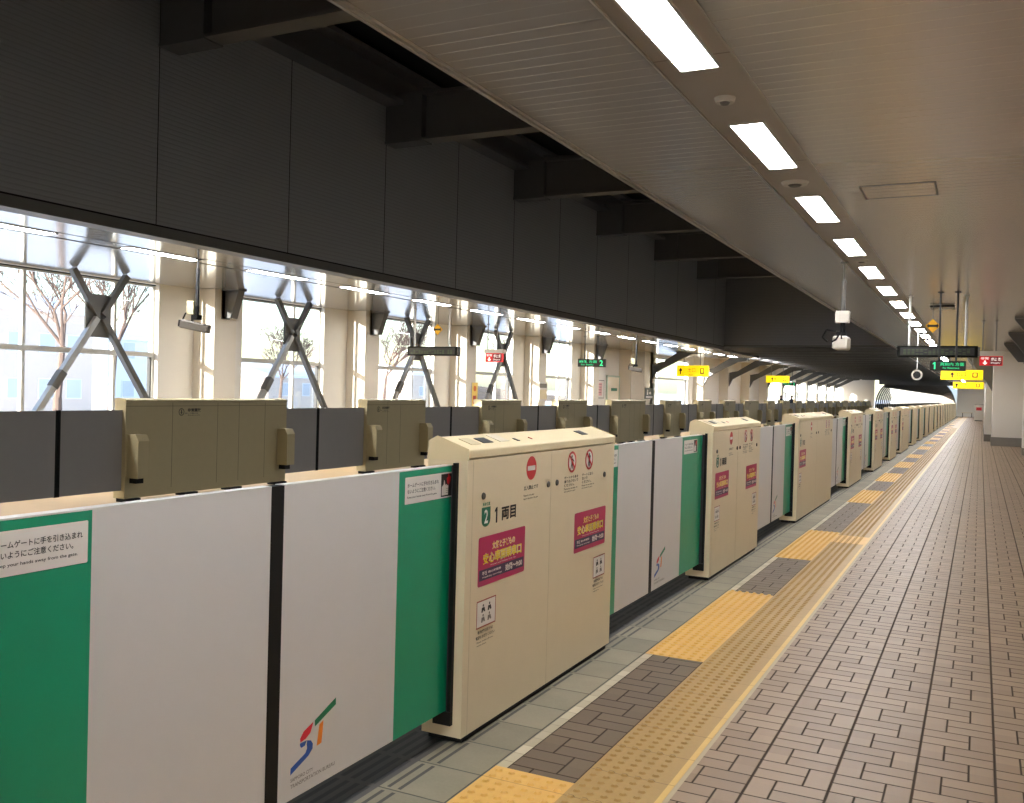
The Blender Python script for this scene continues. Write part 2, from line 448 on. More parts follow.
def sticker_opposite():
    s = Sticker(); s.ring(0, 0, .04, .05, s_black); s.poly([(-.008,.03),(.008,.03),(.008,-.005),(.02,-.005),(0,-.03),(-.02,-.005),(-.008,-.005)], s_black)
    s.text('非常開放', .11, .0, .36, .05, s_black, 1, .03); s.text('押して開ける', .06, -.03, .30, -.01, s_grey, 1, .02); s.text('Emergency exit', .12, -.055, .34, -.04, s_black, 1, .01)
    return s

# ------------------------------------------------------------------ near gates
GX = -2.13                               # gate centre line; all meshes below are local to (GX, near end, 0)
XF, XB = -2.03 - GX, -2.235 - GX
def gate_body(L, root, stickers):
    b = MB(); b.box(XB, XF, 0, L, .03, 1.275, 0)
    for y in (.055, L/2 - .02): b.box(XF, XF + .0006, y - .0012, y + .0012, .03, 1.274, 1)
    for e, y in ((0, -.0008), (1, L + .0008)):
        b.box(-2.172 - GX, -2.074 - GX, y - .001, y + .001, .085, 1.25, 2)  # flat dark plate on each end: shade of the door slot put into colour
    b.build('body', [cream, cream_line, slot_shade_m], root, bevel=.004)
    c = MB(); c.prism([(XF, 1.279), (XF, 1.321), (-2.188 - GX, 1.374), (XB + .008, 1.353), (XB, 1.279)], 0, L, 'y', 0)
    c.build('cap', [cream_top], root, bevel=.006)
    p = MB(); p.box(XB + .02, XF - .012, .03, L - .03, 0, .032); p.build('plinth', [black], root)
    def on_slope(name, y0, y1, t0, t1, m):
        q = MB(); dx, dz = (-2.188 + 2.03), .053
        P = lambda t, y, h: (XF + dx*t - .3*h, y, 1.321 + dz*t + h)
        vs = [P(t0,y0,0), P(t0,y1,0), P(t1,y1,0), P(t1,y0,0), P(t0,y0,.003), P(t0,y1,.003), P(t1,y1,.003), P(t1,y0,.003)]
        q.add(vs, [(4,5,6,7),(0,1,5,4),(1,2,6,5),(2,3,7,6),(3,0,4,7)]); q.build(name, [m], root)
    on_slope('indicator_panel', .25, .35, .35, .7, dark_metal)
    on_slope('indicator_panel', L - .40, L - .31, .35, .7, dark_metal)
    on_slope('label_plate', .12, .21, .3, .75, plate_m); on_slope('label_plate', .42, .52, .35, .85, plate_w)
    on_slope('key_switch', .60, .625, .3, .5, lock_m); on_slope('key_switch', .78, .79, .35, .5, s_red)
def gate_stickers(L, root, big=False):
    def lock(y, z):
        m = MB(); m.tube((XF, y, z), (XF + .006, y, z), .017, .015, 14); m.build('lock', [lock_m], root)
    m = 1.0 if not big else 1.0
    sticker_line().build('line_badge', root, (XF, .186, 1.004)); sticker_car().build('car_number', root, (XF, .272, .999)); sticker_car_word().build('car_lettering', root, (XF, .272, .999))
    sticker_poster().build('magenta_poster', root, (XF, .12, .685))
    sticker_priority().build('priority_sticker', root, (XF, .116, .493))
    lock(.155, 1.103); lock(L - .165, 1.095); lock(L*.47, 1.10); lock(L*.53, 1.10)
    ne = sticker_no_entry().build('no_entry_sign', root, (XF, .665 if not big else 1.0, 1.2))
    for fn in (sticker_no_entry_text, sticker_no_entry_english): fn().build('entry_notice', root, (XF, .665 if not big else 1.0, 1.2))
    q = L - 1.87
    sticker_prohibit(1, ['ゲートから身を', '乗り出さないで', 'ください。']).build('prohibition_sign', root, (XF, 1.195 + q, 1.2))
    sticker_prohibit(0, ['ゲートに登ら', 'ないで', 'ください。']).build('prohibition_sign', root, (XF, 1.451 + q, 1.2))
    if not big:
        sticker_poster().build('magenta_poster', root, (XF, 1.253 + q, .675)); sticker_priority().build('priority_sticker', root, (XF, 1.56 + q, .482))
LEAF = 1.30; WHITE = .708
def leaf(root, side, detail):
    """side +1: slides out of the far end of its gate, tip towards +y; -1: the other way. Local origin at the tip"""
    e = -side; m = MB()
    y1, y2 = e*WHITE, e*LEAF
    m.box(.02, -.02, 0, y1, .145, 1.25, 0); m.box(.02, -.02, y1, y2, .145, 1.25, 1)
    m.box(.0205, -.0205, 0, y2, 1.247, 1.252, 2)
    o = m.build('sliding_door', [leaf_white, leaf_green, frame_alu], root)
    t = MB(); t.box(.021, -.021, 0, side*.032, .14, 1.25); t.build('rubber_edge', [black], o)
    if detail:
        if side > 0:
            sticker_hands(False).build('warning_sticker', o, (.02, -.708 - .013 - .395, 1.109))
        else:
            sticker_hands(True).build('warning_sticker', o, (.02, .751, 1.109))
            sticker_logo().build('logo_sticker', o, (.02, 0, 0))
    return o
def seals(root, L):
    for y0, y1 in ((-.022, 0), (L, L + .022)):
        s = MB(); s.box(-2.092 - GX, -2.074 - GX, y0, y1, .15, 1.262, 0); s.box(-2.165 - GX, -2.074 - GX, y0, y1, .085, .145, 0)
        s.build('brush_seal', [black], root)

def gate_proto(L, big, detail):
    root = thing('platform_gate', (GX, 0, 0), 'x', 'platform gate', 'cream platform gates of the near row')
    gate_body(L, root, detail); seals(root, L)
    if detail: gate_stickers(L, root, big)
    lf = leaf(root, -1, detail); rt = leaf(root, 1, detail)
    return root, L

LX = -2.13 - GX
near = [(-.60, 1.30), (3.645, 5.52), (7.925, 9.76), (12.16, 15.2), (17.45, 19.45), (21.76, 23.7), (25.95, 27.9), (29.69, 32.9), (35.1, 37.1), (39.4, 41.4),
        (43.6, 45.5), (47.4, 50.5), (52.7, 54.7), (57.0, 59.0), (61.2, 63.2), (65.0, 68.1), (70.3, 72.3), (74.6, 76.6), (78.8, 80.8), (82.6, 85.7), (87.9, 89.9), (92.2, 94.2), (96.4, 98.4)]
words = ['zeroth', 'nearest', 'second', 'third', 'fourth', 'fifth', 'sixth', 'seventh', 'eighth', 'ninth', 'tenth', 'eleventh', 'twelfth', 'thirteenth', 'fourteenth', 'fifteenth', 'sixteenth',
         'seventeenth', 'eighteenth', 'nineteenth', 'twentieth', 'twenty-first', 'twenty-second', 'twenty-third', 'twenty-fourth', 'twenty-fifth', 'twenty-sixth', 'twenty-seventh', 'twenty-eighth',
         'twenty-ninth', 'thirtieth', 'thirty-first', 'thirty-second', 'thirty-third', 'thirty-fourth', 'thirty-fifth', 'thirty-sixth', 'thirty-seventh', 'thirty-eighth', 'thirty-ninth', 'fortieth', 'forty-first']
protos = {}
for i, (a, b) in enumerate(near):
    big = b - a > 2.5; det = i <= 7
    key = ('box1' if i == 1 else 'big' if big else 'small', det)
    L = {'box1': 1.87, 'big': 3.05, 'small': 1.93 if i != 2 else 1.93}[key[0]]
    if key not in protos: root, _ = gate_proto(L, big, det); protos[key] = root
    else: root = copy_tree(protos[key])
    root.location = (GX, a, 0)
    lv = [c for c in root.children if c.name.startswith('sliding_door')]
    prevb = near[i-1][1] if i else a - 2.3
    nexta = near[i+1][0] if i + 1 < len(near) else b + 2.3
    mid_l = (prevb + a)/2 - (.0 if i != 2 else .17); mid_r = (b + nexta)/2 - (.0 if i != 1 else .17)
    if i == 1: mid_l = 2.48
    if i == 0: mid_r = 2.48
    for c in lv:
        left = min(v.co.y for v in c.data.vertices) > -.01       # the leaf reaching back towards -y has its mesh on +y
        c.location = (LX, (mid_l + .032 - a) if left else (mid_r - .032 - a), 0)
    if i == 0: root['label'] = 'cream platform gate at the near left, only its white and green sliding door in view'
    elif i == 1: root['label'] = 'nearest full cream platform gate with two magenta posters and a red no-entry sign'
    elif i == 2: root['label'] = 'second full cream platform gate, standing just beyond the nearest one with posters'
    elif i == 3: root['label'] = 'first extra long cream platform gate, third full gate in the near row'
    else: root['label'] = '%s cream platform gate down the near row, counting the nearest full one as first' % words[i]

# ------------------------------------------------------------------ opposite gates
OX = -9.9
def opp_gate(L, big):
    root = thing('opposite_gate', (OX, 0, 0), 'x', 'platform gate', 'gates of the opposite platform seen from behind')
    b = MB(); b.box(-.1, .1, 0, L, .05, 1.29, 0)
    seams = [.25*L, .52*L, .66*L, .84*L] if big else [.33*L, .55*L]
    for y in seams: b.box(.1, .1008, y - .004, y + .004, .14, 1.29, 1)
    b.box(.1, .1008, 0, L, 1.24, 1.246, 1)
    b.build('body', [opp_cream, opp_line], root, bevel=.006)
    c = MB(); c.prism([(.1, 1.293), (.1, 1.325), (-.04, 1.345), (-.1, 1.335), (-.1, 1.293)], 0, L); c.build('cap', [opp_cream], root, bevel=.006)
    for y in ([.12, .36*L, .64*L, L - .12] if big else [.12, L - .12]):
        f = MB(); f.box(-.08, .08, y - .09, y + .09, 0, .06, 0); f.box(-.02, .13, y - .12, y + .12, .01, .045, 0); f.build('foot', [black], root)
    for y in (.03, L - .21):
        s = MB(); s.prism([(.1, .32), (.30, .32), (.30, .80), (.25, .88), (.1, .88)], y, y + .18); s.box(.30, .302, y + .03, y + .15, .38, .74, 0)
        o = s.build('sensor_housing', [opp_cream], root, bevel=.008)
        k = MB(); k.box(.12, .24, y + .03, y + .15, .25, .32); k.build('sensor_foot', [black], o)
    sticker_opposite().build('emergency_sticker', root, (.101, .30*L if big else .36, 1.16))
    for side in (-1, 1):
        m = MB(); e = -side; m.box(.02, -.02, 0, e*1.35, .155, 1.192, 0); o = m.build('sliding_door', [leaf_grey], root)
        t = MB(); t.box(.021, -.021, 0, side*.03, .15, 1.197); t.build('rubber_edge', [black], o)
    return root
opp = [(4.7, 6.68), (8.56, 11.68), (13.85, 15.85), (18.15, 20.15), (22.35, 24.3), (26.3, 29.4), (31.6, 33.6), (35.9, 37.9), (40.1, 42.1), (43.9, 47.0), (49.2, 51.2), (53.5, 55.5), (57.7, 59.7),
       (61.5, 64.6), (66.8, 68.8), (71.1, 73.1), (75.3, 77.3), (79.1, 82.2), (84.4, 86.4), (88.7, 90.7), (92.9, 94.9), (96.7, 99.8)]
op = {}
for i, (a, b) in enumerate(opp):
    big = b - a > 2.5; L = 3.12 if big else 1.98
    if big not in op: op[big] = root = opp_gate(L, big)
    else: root = copy_tree(op[big])
    root.location = (OX, a, 0)
    prevb = opp[i-1][1] if i else a - 2.5
    nexta = opp[i+1][0] if i + 1 < len(opp) else b + 2.3
    sh = {1: -.22, 2: -.06}
    for c in [c for c in root.children if c.name.startswith('sliding_door')]:
        left = min(v.co.y for v in c.data.vertices) > -.01
        c.location = (.02, ((prevb + a)/2 + sh.get(i - 1, 0) + .035 - a) if left else ((b + nexta)/2 + sh.get(i, 0) - .035 - a), 0)
    root['label'] = ('outermost gate of the opposite platform, mostly beyond the left picture edge' if i == 0 else
        'large olive-shaded opposite gate at the left, behind the near white sliding doors' if i == 1 else
        '%s gate of the opposite row, counting the large one at the left as first' % words[i])

# ------------------------------------------------------------------ floors
YE = 105.
def slab(name, x0, x1, y0, y1, z0, z1, m):
    b = MB(); b.box(x0, x1, y0, y1, z0, z1); return struct(name, b, m)
slab('floor', -1.045, 1.9, -12, YE, -.2, 0, floor_brick)
slab('floor_edge', -2.10, -1.79, -12, YE, -.2, 0, edge_concrete)
slab('floor_kerb', -2.42, -2.10, -12, YE, -.2, -.001, edge_dark)
slab('floor_base', -2.42, -1.045, -12, YE, -1.2, -.2, track_m)
slab('floor_opposite', -14.2, -9.72, -12, YE, -1.2, 0, mat('opposite_floor', (190, 158, 110), .5, var=.08, vs=3))
slab('floor_track', -9.72, -2.42, -12, 300, -1.3, -1.2, track_m)
slab('floor_joint', -1.065, -1.045, -12, YE, -.2, .0, joint_m)
def dots(b, x0, x1, y0, y1, z, mi, nx, p=.06, r=.0175, h=.0075, n=10):
    ny = int(round((y1 - y0)/p)); w = (x1 - x0)/nx
    for i in range(nx):
        for j in range(ny):
            cx, cy = x0 + (i + .5)*w, y0 + (j + .5)*p
            vs = [(cx + r*math.cos(2*PI*k/n), cy + r*math.sin(2*PI*k/n), z) for k in range(n)] + [(cx + r*.6*math.cos(2*PI*k/n), cy + r*.6*math.sin(2*PI*k/n), z + h) for k in range(n)]
            b.add(vs, [(k, (k+1) % n, n + (k+1) % n, n + k) for k in range(n)] + [tuple(range(n, 2*n))], mi)
# long warning strip with studs, a plain margin and a bright line
b = MB(); b.box(-1.43, -1.09, -12, YE, -.2, .001, 0); b.box(-1.0905, -1.065, -12, YE, -.2, .002, 1)
dots(b, -1.425, -1.135, .5, 26, .001, 0, 5); dots(b, -1.425, -1.135, 26, 60, .001, 0, 5, n=5)
struct('floor_strip', b, [tac_strip, tac_line])
patches = [(1.30, 3.53), (5.51, 7.64), (9.50, 11.66), (13.9, 0), (0, 0)]
doors = [(near[i][1], near[i+1][0]) for i in range(len(near) - 1)]
edges = []
for i, (a, c) in enumerate(doors):
    if i < 3: y0, y1 = patches[i]
    else: y0, y1 = a - .02, c - .10
    edges.append((y0, y1))
    b = MB(); b.box(-1.79, -1.43, y0, y1, -.2, .0012, 0)
    if i < 9: dots(b, -1.785, -1.435, y0, y1, .0012, 0, 6, n=8 if i < 3 else 5)
    struct('floor_panel', b, [tac_patch])
b = MB(); b.box(-1.43, -1.09, 10.85, 11.45, -.2, .0016, 0); dots(b, -1.425, -1.135, 10.85, 11.45, .0016, 0, 5); struct('floor_panel', b, [tac_patch])
prev = -2.9
for y0, y1 in edges + [(YE, YE)]:
    b = MB(); b.box(-1.74, -1.43, prev, y0, -.2, 0, 0); b.box(-1.79, -1.74, prev, y0, -.2, .0005, 1)
    struct('floor_tiles', b, [floor_dark, mosaic]); prev = y1

# ------------------------------------------------------------------ hall above the tracks
ZC = 3.40
YW = 37.85
b = MB(); b.box(-9.6, -9.35, -12, YW + .25, 3.55, 6.42, 0)
ys = [8.57 - 2.51*8 + 2.51*k for k in range(0, 20)]
for y in ys:
    if y < YW: b.box(-9.35, -9.346, y - .006, y + .006, 3.55, 6.42, 1)
struct('wall_upper_left', b, [darkwall, black])
b = MB(); b.box(-9.62, -9.35, -12, YW, 3.525, 3.55, 1); b.box(-9.62, -9.33, -12, YW + .1, 3.395, 3.525, 0); struct('trim_1', b, [trim_dark, black])
b = MB(); b.box(-9.6, -9.0, -12, YW, 6.42, 6.5); b.box(-9.75, -9.6, -12, YW + .3, 6.3, 7.2); b.box(-9.36, -9.28, -12, YW, 6.5, 7.0); b.box(-9.6, -9.0, -12, YW, 7.0, 7.08); struct('beam_girder', b, beam_m)
b = MB(); b.box(-2.74, -2.55, -12, YW, 3.53, 7.2); struct('wall_upper_right', b, endwall_m)
b = MB(); b.box(-9.35, -2.75, YW, YW + .25, 3.56, 7.2, 0); b.box(-9.35, -2.75, YW - .05, YW, 3.53, 3.60, 1); struct('wall_upper_end', b, [endwall_m, trim_dark])
b = MB(); b.box(-9.8, -2.7, -12.2, YW + .3, 7.2, 7.4); struct('ceiling_upper', b, roof_m)
for k in range(-2, 7):
    y = 8.57 + 4.99*k + .0
    if y > YW - .5: continue
    b = MB(); b.box(-9.35, -2.74, y, y + .30, 5.79, 5.83); b.box(-9.35, -2.74, y + .14, y + .16, 5.83, 6.58); b.box(-9.35, -2.74, y, y + .30, 6.56, 6.6)
    b.box(-9.35, -8.62, y, y + .3, 5.83, 6.58); b.box(-9.35, -8.60, y - .02, y + .32, 5.77, 5.81)
    struct('beam', b, beam_m)
    if y + 5 < YW:
        b = MB()
        b.tube((-8.8, y + .3, 6.75), (-5.2, y + 2.5, 6.9), .03, n=8); b.tube((-5.2, y + 2.5, 6.9), (-3.0, y + 4.9, 6.75), .03, n=8); b.tube((-5.6, y + 4.9, 6.6), (-5.2, y + 2.5, 6.9), .03, n=8)
        b.box(-9.0, -2.95, y + 2.45, y + 2.55, 6.92, 7.05)
        struct('beam_bracing', b, beam_m)

# ------------------------------------------------------------------ ceilings and lights
b = MB(); b.box(-1.222, 1.9, -12, YE, ZC, ZC + .1); b.box(-2.72, -1.663, -12, YE, ZC, ZC + .1); struct('ceiling', b, ceil_m)
b = MB(); b.box(-1.663, -1.222, -12, YE, ZC + .006, ZC + .1, 0); b.box(-1.668, -1.656, -12, YE, ZC - .004, ZC + .05, 1); b.box(-1.229, -1.217, -12, YE, ZC - .004, ZC + .05, 1); struct('ceiling_strip', b, [strip_m, trim_light])
b = MB(); b.box(-2.75, -2.72, -12, YE, ZC - .015, ZC + .12, 0); b.box(-2.765, -2.745, -12, YE, ZC - .022, ZC + .10, 1); struct('trim_2', b, [trim_light, trim_light])
XO = -12.1 - .0
b = MB(); b.box(-10.36, -9.6, -12, YW + 8, ZC, ZC + .1); b.box(-14.2, -10.80, -12, YW + 8, ZC, ZC + .1); struct('ceiling_opposite', b, ceil_opp)
b = MB(); b.box(-10.80, -10.36, -12, YW + 8, ZC + .004, ZC + .1, 0)
for x in (-10.80, -10.36): b.box(x - .008, x + .008, -12, YW + 8, ZC - .003, ZC + .05, 1)
struct('ceiling_strip', b, [ceil_opp, trim_dark])

def light_proto(label):
    t = thing('ceiling_light', (0, 0, ZC), label, 'ceiling light', 'x')
    f = MB(); w, l = .118, .675
    for x0, x1, y0, y1 in ((-w, -w+.014, -l, l), (w-.014, w, -l, l), (-w+.014, w-.014, -l, -l+.02), (-w+.014, w-.014, l-.02, l)): f.box(x0, x1, y0, y1, -.006, .01)
    f.build('frame', [led_off], t)
    d = MB(); d.box(-w+.014, w-.014, -l+.02, l-.02, -.004, .008); d.build('diffuser', [led_on], t)
    return t
lp = None; n1 = 0
for k in range(-4, 40):
    y = 4.455 + 2.472*k
    if lp is None: o = lp = light_proto('')
    else: o = copy_tree(lp)
    o.location = (-1.445, y, ZC); o['group'] = 'ceiling lights over the near platform'
    if k < 0: o['label'] = 'ceiling light panel of the near platform, overhead and behind the viewpoint'
    else:
        n1 += 1; o['label'] = '%s lit ceiling panel along the near platform, counting from the top edge' % words[n1].replace('nearest', 'first')
n2 = 0
for k in range(-5, 24):
    y = 7.36 + 2.476*k
    o = copy_tree(lp); o.location = (-10.58, y, ZC if y < YW + 8 else 3.6); o['group'] = 'ceiling lights over the opposite platform'
    if k < 0: o['label'] = 'ceiling light panel over the opposite platform, beyond the left picture edge'
    else:
        n2 += 1; o['label'] = '%s lit panel of the opposite platform ceiling, counting from the left edge' % words[n2].replace('nearest', 'first')

# small ceiling devices on the near light strip
def ceiling_disc(name, x, y, r, h, label, cat):
    t = thing(name, (x, y, ZC), label, cat)
    m = MB(); m.tube((0, 0, .006), (0, 0, -h), r, r*.86, 24); m.build('rim', [whiteplastic], t)
    m = MB(); m.tube((0, 0, -h), (0, 0, -h - .012), r*.5, r*.36, 20); m.build('sensor', [s_grey], t)
ceiling_disc('smoke_detector', -1.447, 5.70, .065, .022, 'small round white detector on the ceiling strip between first and second lights', 'smoke detector')
ceiling_disc('ceiling_speaker', -1.454, 8.16, .115, .018, 'round pale ceiling speaker between the second and third lights', 'speaker')
ceiling_disc('smoke_detector', -1.446, 13.05, .085, .02, 'small round detector between the fourth and fifth ceiling lights', 'smoke detector')
t = thing('ceiling_hatch', (-.68, 8.75, ZC), 'square access hatch with a dark frame in the slatted ceiling', 'hatch')
m = MB()
for x0, x1, y0, y1 in ((-.3, -.285, -.28, .28), (.285, .3, -.28, .28), (-.285, .285, -.28, -.268), (-.285, .285, .268, .28)): m.box(x0, x1, y0, y1, -.004, 0)
m.build('frame', [trim_dark], t)
m = MB(); m.box(-.285, .285, -.268, .268, -.002, 0); m.build('panel', [ceil_m], t)

# ------------------------------------------------------------------ opposite outer wall, windows, columns
XW = -13.95
segs = []
wins = [(-6.2, -2.1), (-.9, 1.9), (3.2, 6.0), (8.95, 12.90)] + [(15.15 + 5.02*k, 17.90 + 5.02*k) for k in range(4)]
prev = -12.
wb = MB()
for (a, c) in wins + [(43.3, 48.9)]:
    wb.box(XW - .22, XW, prev, a, 0, 3.4); prev = c
wb.box(XW - .22, XW, prev, 70, 0, 3.75)
for (a, c) in wins: wb.box(XW - .22, XW, a, c, 0, .45); wb.box(XW - .22, XW, a, c, 3.385, 3.4)
wb.box(XW - .22, XW, 43.3, 48.9, 0, .3); wb.box(XW - .22, XW, 43.3, 48.9, 3.3, 3.7)
wb.box(XW - .22, XW, 34.3, 43.3, 3.4, 3.7)
struct('wall_left', wb, wallwhite)
def window(i, y0, y1, mull, zt=2.06, z0=.45, z1=3.385, x=-14.1):
    t = bpy.data.objects.new('window_%d' % i, None); C.objects.link(t); t.location = (x, y0, z0); t['kind'] = 'structure'
    h = z1 - z0; w = y1 - y0; zt -= z0
    f = MB()
    f.box(-.04, .04, 0, .05, 0, h); f.box(-.04, .04, w-.05, w, 0, h); f.box(-.04, .04, .05, w-.05, 0, .05); f.box(-.04, .04, .05, w-.05, h-.05, h)
    f.build('window_frame', [frame_alu], t)
    m = MB(); m.box(-.05, .06, 0, w, h-.02, h); m.build('head_gasket', [dark_metal], t)
    m = MB(); m.box(-.05, .06, .05, w-.05, zt-.045, zt+.045); m.build('transom', [frame_alu], t)
    for q in mull:
        m = MB(); m.box(-.04, .04, q-y0-.03, q-y0+.03, .05, h-.05); m.build('mullion', [frame_alu], t)
    s = MB(); s.box(-.035, .045, w-.09, w-.06, .05, zt-.05); s.build('sash_stile', [dark_metal], t)
    g = MB(); g.box(-.012, -.006, .02, w-.02, .02, h-.02); g.build('pane', [glass], t)
n = 0
for (a, c) in wins:
    n += 1
    window(n, a, c, [10.19, 12.0] if a == 8.95 else [a + (c-a)*.655])
window(n + 1, 43.3, 48.9, [44.0], zt=2.3, z0=.3, z1=3.3)
for k in range(-4, 5):
    yc = 14.08 + 5.02*k
    if k == -1: yc = 8.45
    b = MB(); b.box(XW, -13.4, yc - .30, yc + .30, 0, 3.4)
    o = struct('column', b, wallcream, bevel=.01)
    r = MB(); r.prism([(-13.4, 3.4), (-13.02, 3.4), (-13.02, 3.36), (-13.2, 2.84), (-13.4, 2.84)], yc - .03, yc + .03); r.prism([(-13.02, 3.38), (-13.0, 3.38), (-13.18, 2.83), (-13.2, 2.83)], yc - .09, yc + .09); r.box(-13.42, -13.4, yc - .12, yc + .12, 2.82, 3.4); r.box(-13.4, -12.98, yc - .12, yc + .12, 3.37, 3.4)
    r.build('bracket', [bracket_m], o)

# X braces
def brace():
    t = thing('cross_brace', (-13.33, 0, 0), 'x', 'steel brace', 'X-shaped steel braces in front of the windows')
    g = MB(); g.box(-.02, .02, -.25, .25, 2.28, 3.0); g.build('gusset_plate', [steel], t)
    for sy in (-1, 1):
        u = MB(); u.bar((.04, sy*.05, 2.66), (.04, sy*.54, 3.368), .10, .10, up=(1,0,0)); u.build('upper_strut', [steel], t)
        d = MB(); d.bar((.04, sy*.06, 2.60), (.04, sy*1.83, .05), .10, .10, up=(1,0,0)); q = d.build('lower_strut', [steel_lt if sy < 0 else steel], t)
        if sy < 0:
            w = MB(); p0 = Vector((.04, -.06, 2.60)); p1 = Vector((.04, -1.83, .05)); w.bar(p0 + (p1-p0)*.36, p0 + (p1-p0)*.46, .125, .125, up=(1,0,0)); w.build('sleeve', [steel], q)
    return t
br = None
for k, y in enumerate([1.1, 6.1, 11.11, 16.08, 21.05, 26.02]):
    if br is None: o = br = brace()
    else: o = copy_tree(br)
    o.location = (-13.33, y - .085, 0)
    o['label'] = ['grey steel cross brace out of sight before the first window', 'grey steel cross brace just before the first window in view', 'largest grey steel cross brace, in front of the leftmost window',
                  'second grey steel cross brace from the left, beside the hanging camera', 'third steel cross brace from the left, partly behind the dark display board', 'fourth steel cross brace from the left, behind the small red sign'][k]

# far part of the opposite platform: service wall, door, posters
b = MB(); b.box(XW, -13.4, 38.2, 41.25, 0, 3.4); struct('wall_service', b, wallcream)
b = MB(); b.box(-13.4, -13.385, 38.2, 39.95, 0, 3.39); struct('wall_panel', b, mat('panel_grey_beige', (178, 168, 152), .5))
def wall_poster(x, y0, y1, z0, z1, label, kind='poster', name='wall_poster'):
    t = thing(name, (x, (y0+y1)/2, (z0+z1)/2), label, kind); w, h = (y1-y0)/2, (z1-z0)/2
    f = MB(); f.box(0, .03, -w, w, -h, h); f.build('board', [s_white], t)
    return t, w, h
t, w, h = wall_poster(XW, 35.4, 36.4, 1.3, 2.05, 'white framed notice with pink print on the far opposite wall', 'notice')
s = Sticker(); s.frame(-w, -h, w, h, .03, s_grey, 0); s.rect(-w*.5, -h*.7, w*.5, h*.7, mat('notice_pink', (222, 170, 170), .6), 0)
for q in range(4): s.rect(-w*.4, h*(.5 - .3*q), w*.4, h*(.56 - .3*q), s_grey, 1)
s.build('print', t, (.03, 0, 0))
t, w, h = wall_poster(-13.38, 40.0, 41.2, 1.3, 1.8, 'dark sign with white pictograms on the pale wall right of the service door', 'sign', 'pictogram_sign')
s = Sticker(); s.rect(-w, -h, w, h, mat('sign_grey_green', (70, 78, 70), .5), 0)
s.disc(-.25, .12, .05, s_white, 1, 14); s.rect(-.32, -.06, -.18, .06, s_white, 1); s.poly([(.0,-.02),(.16,-.02),(.16,-.06),(.28,.02),(.16,.1),(.16,.06),(0,.06)], s_white, 1); s.rect(-.45, -.19, .45, -.13, s_white, 1)
s.build('print', t, (.03, 0, 0))
t, w, h = wall_poster(-13.4, 28.85, 29.5, 1.2, 1.85, 'pale poster with a grey heading on the column past the fourth brace', 'poster')
s = Sticker(); s.rect(-w*.9, h*.4, w*.9, h*.85, s_grey, 0); s.rect(-w*.9, -h*.8, w*.9, h*.2, mat('poster_cream', (228, 214, 180), .6), 0); s.build('print', t, (.03, 0, 0))
t, w, h = wall_poster(-13.4, 24.15, 24.5, 1.05, 1.75, 'narrow yellow and red poster on the column beside the red sign', 'poster')
s = Sticker(); s.rect(-w, -h, w, h, mat('poster_yellow', (236, 206, 110), .6), 0); s.disc(0, h*.5, w*.5, mat('poster_orange', (214, 120, 50), .6), 1, 16); s.rect(-w*.6, -h*.8, w*.4, -h*.1, mat('poster_red', (180, 70, 50), .6), 1); s.build('print', t, (.03, 0, 0))
b = MB(); b.box(0, .04, 36.75, 38.15, 0, 2.2); o = b.build('door_1', [mat('door_ivory', (232, 222, 200), .5)], loc=(XW, 0, 0)); o['kind'] = 'structure'
q = MB(); q.box(0, .06, 36.68, 36.75, 0, 2.27); q.box(0, .06, 38.15, 38.2, 0, 2.27); q.box(0, .06, 36.68, 38.2, 2.2, 2.27); q.build('door_frame', [mat('door_frame_green', (178, 196, 180), .5)], o)
q = MB(); q.tube((.04, 37.0, 1.05), (.1, 37.0, 1.05), .025); q.build('door_handle', [lock_m], o)
q = MB(); q.box(.04, .05, 37.2, 37.9, 1.62, 1.74); q.build('door_plate', [s_green], o)

# haunched far columns on the opposite side
slab('ceiling_far_opposite', -14.2, -10.95, YW + .25, YE, 3.66, 3.8, wallwhite)
slab('ceiling_far', -10.95, -2.8, YW + .25, YE, 3.66, 3.8, mat('ceiling_far_dark', (58, 56, 55), .4, .2))
far_y = [41.05] + [50.1 + 5.65*k for k in range(10)]
for y in far_y:
    b = MB(); b.box(XW, -13.4, y - .22, y + .22, 0, 3.66)
    o = struct('column', b, wallcream)
    r = MB(); r.prism([(-13.4, 2.08), (-13.4, 2.9), (-12.9, 3.0), (-11.9, 3.62), (-11.0, 3.66), (-11.0, 3.42), (-11.6, 3.34), (-12.9, 2.68), (-13.2, 2.5)], y - .03, y + .03)
    r.prism([(-13.4, 2.08), (-13.2, 2.5), (-12.9, 2.68), (-11.6, 3.34), (-11.0, 3.40), (-11.0, 3.43), (-11.6, 3.37), (-12.92, 2.71), (-13.22, 2.53), (-13.4, 2.2)], y - .09, y + .09)
    r.build('haunch', [steel], o)
for k in range(1, 24):
    y = YW + .3 + 2.8*k
    b = MB(); b.box(-10.95, -2.8, y, y + .2, 3.50, 3.66, 0); b.box(-10.95, -2.8, y - .02, y + .22, 3.47, 3.5, 1); struct('beam', b, [beam_m, steel])
b = MB()
for y in far_y[4:]:
    pass
b.box(XW - .22, XW, 70, YE, 0, .9); b.box(XW - .22, XW, 70, YE, 3.0, 3.75); struct('wall_far_left', b, wallwhite)
for k in range(6):
    y0 = 72.7 + 5.65*k
    if y0 + 5.2 < YE + .3:
        window(10 + k, y0 + .25, y0 + 5.2, [y0 + 2.7], zt=1.9, z0=.9, z1=3.0)
b = MB(); b.box(-14.2, -9.95, YE, YE + .2, 0, 3.75); b.box(-9.95, -2.1, YE, YE + .2, 3.72, 4.2); struct('wall_end_opposite', b, wallwhite)
b = MB(); b.box(-9.4, -2.3, 103.6, 104.2, 3.05, 3.66); struct('beam_portal', b, beam_m)

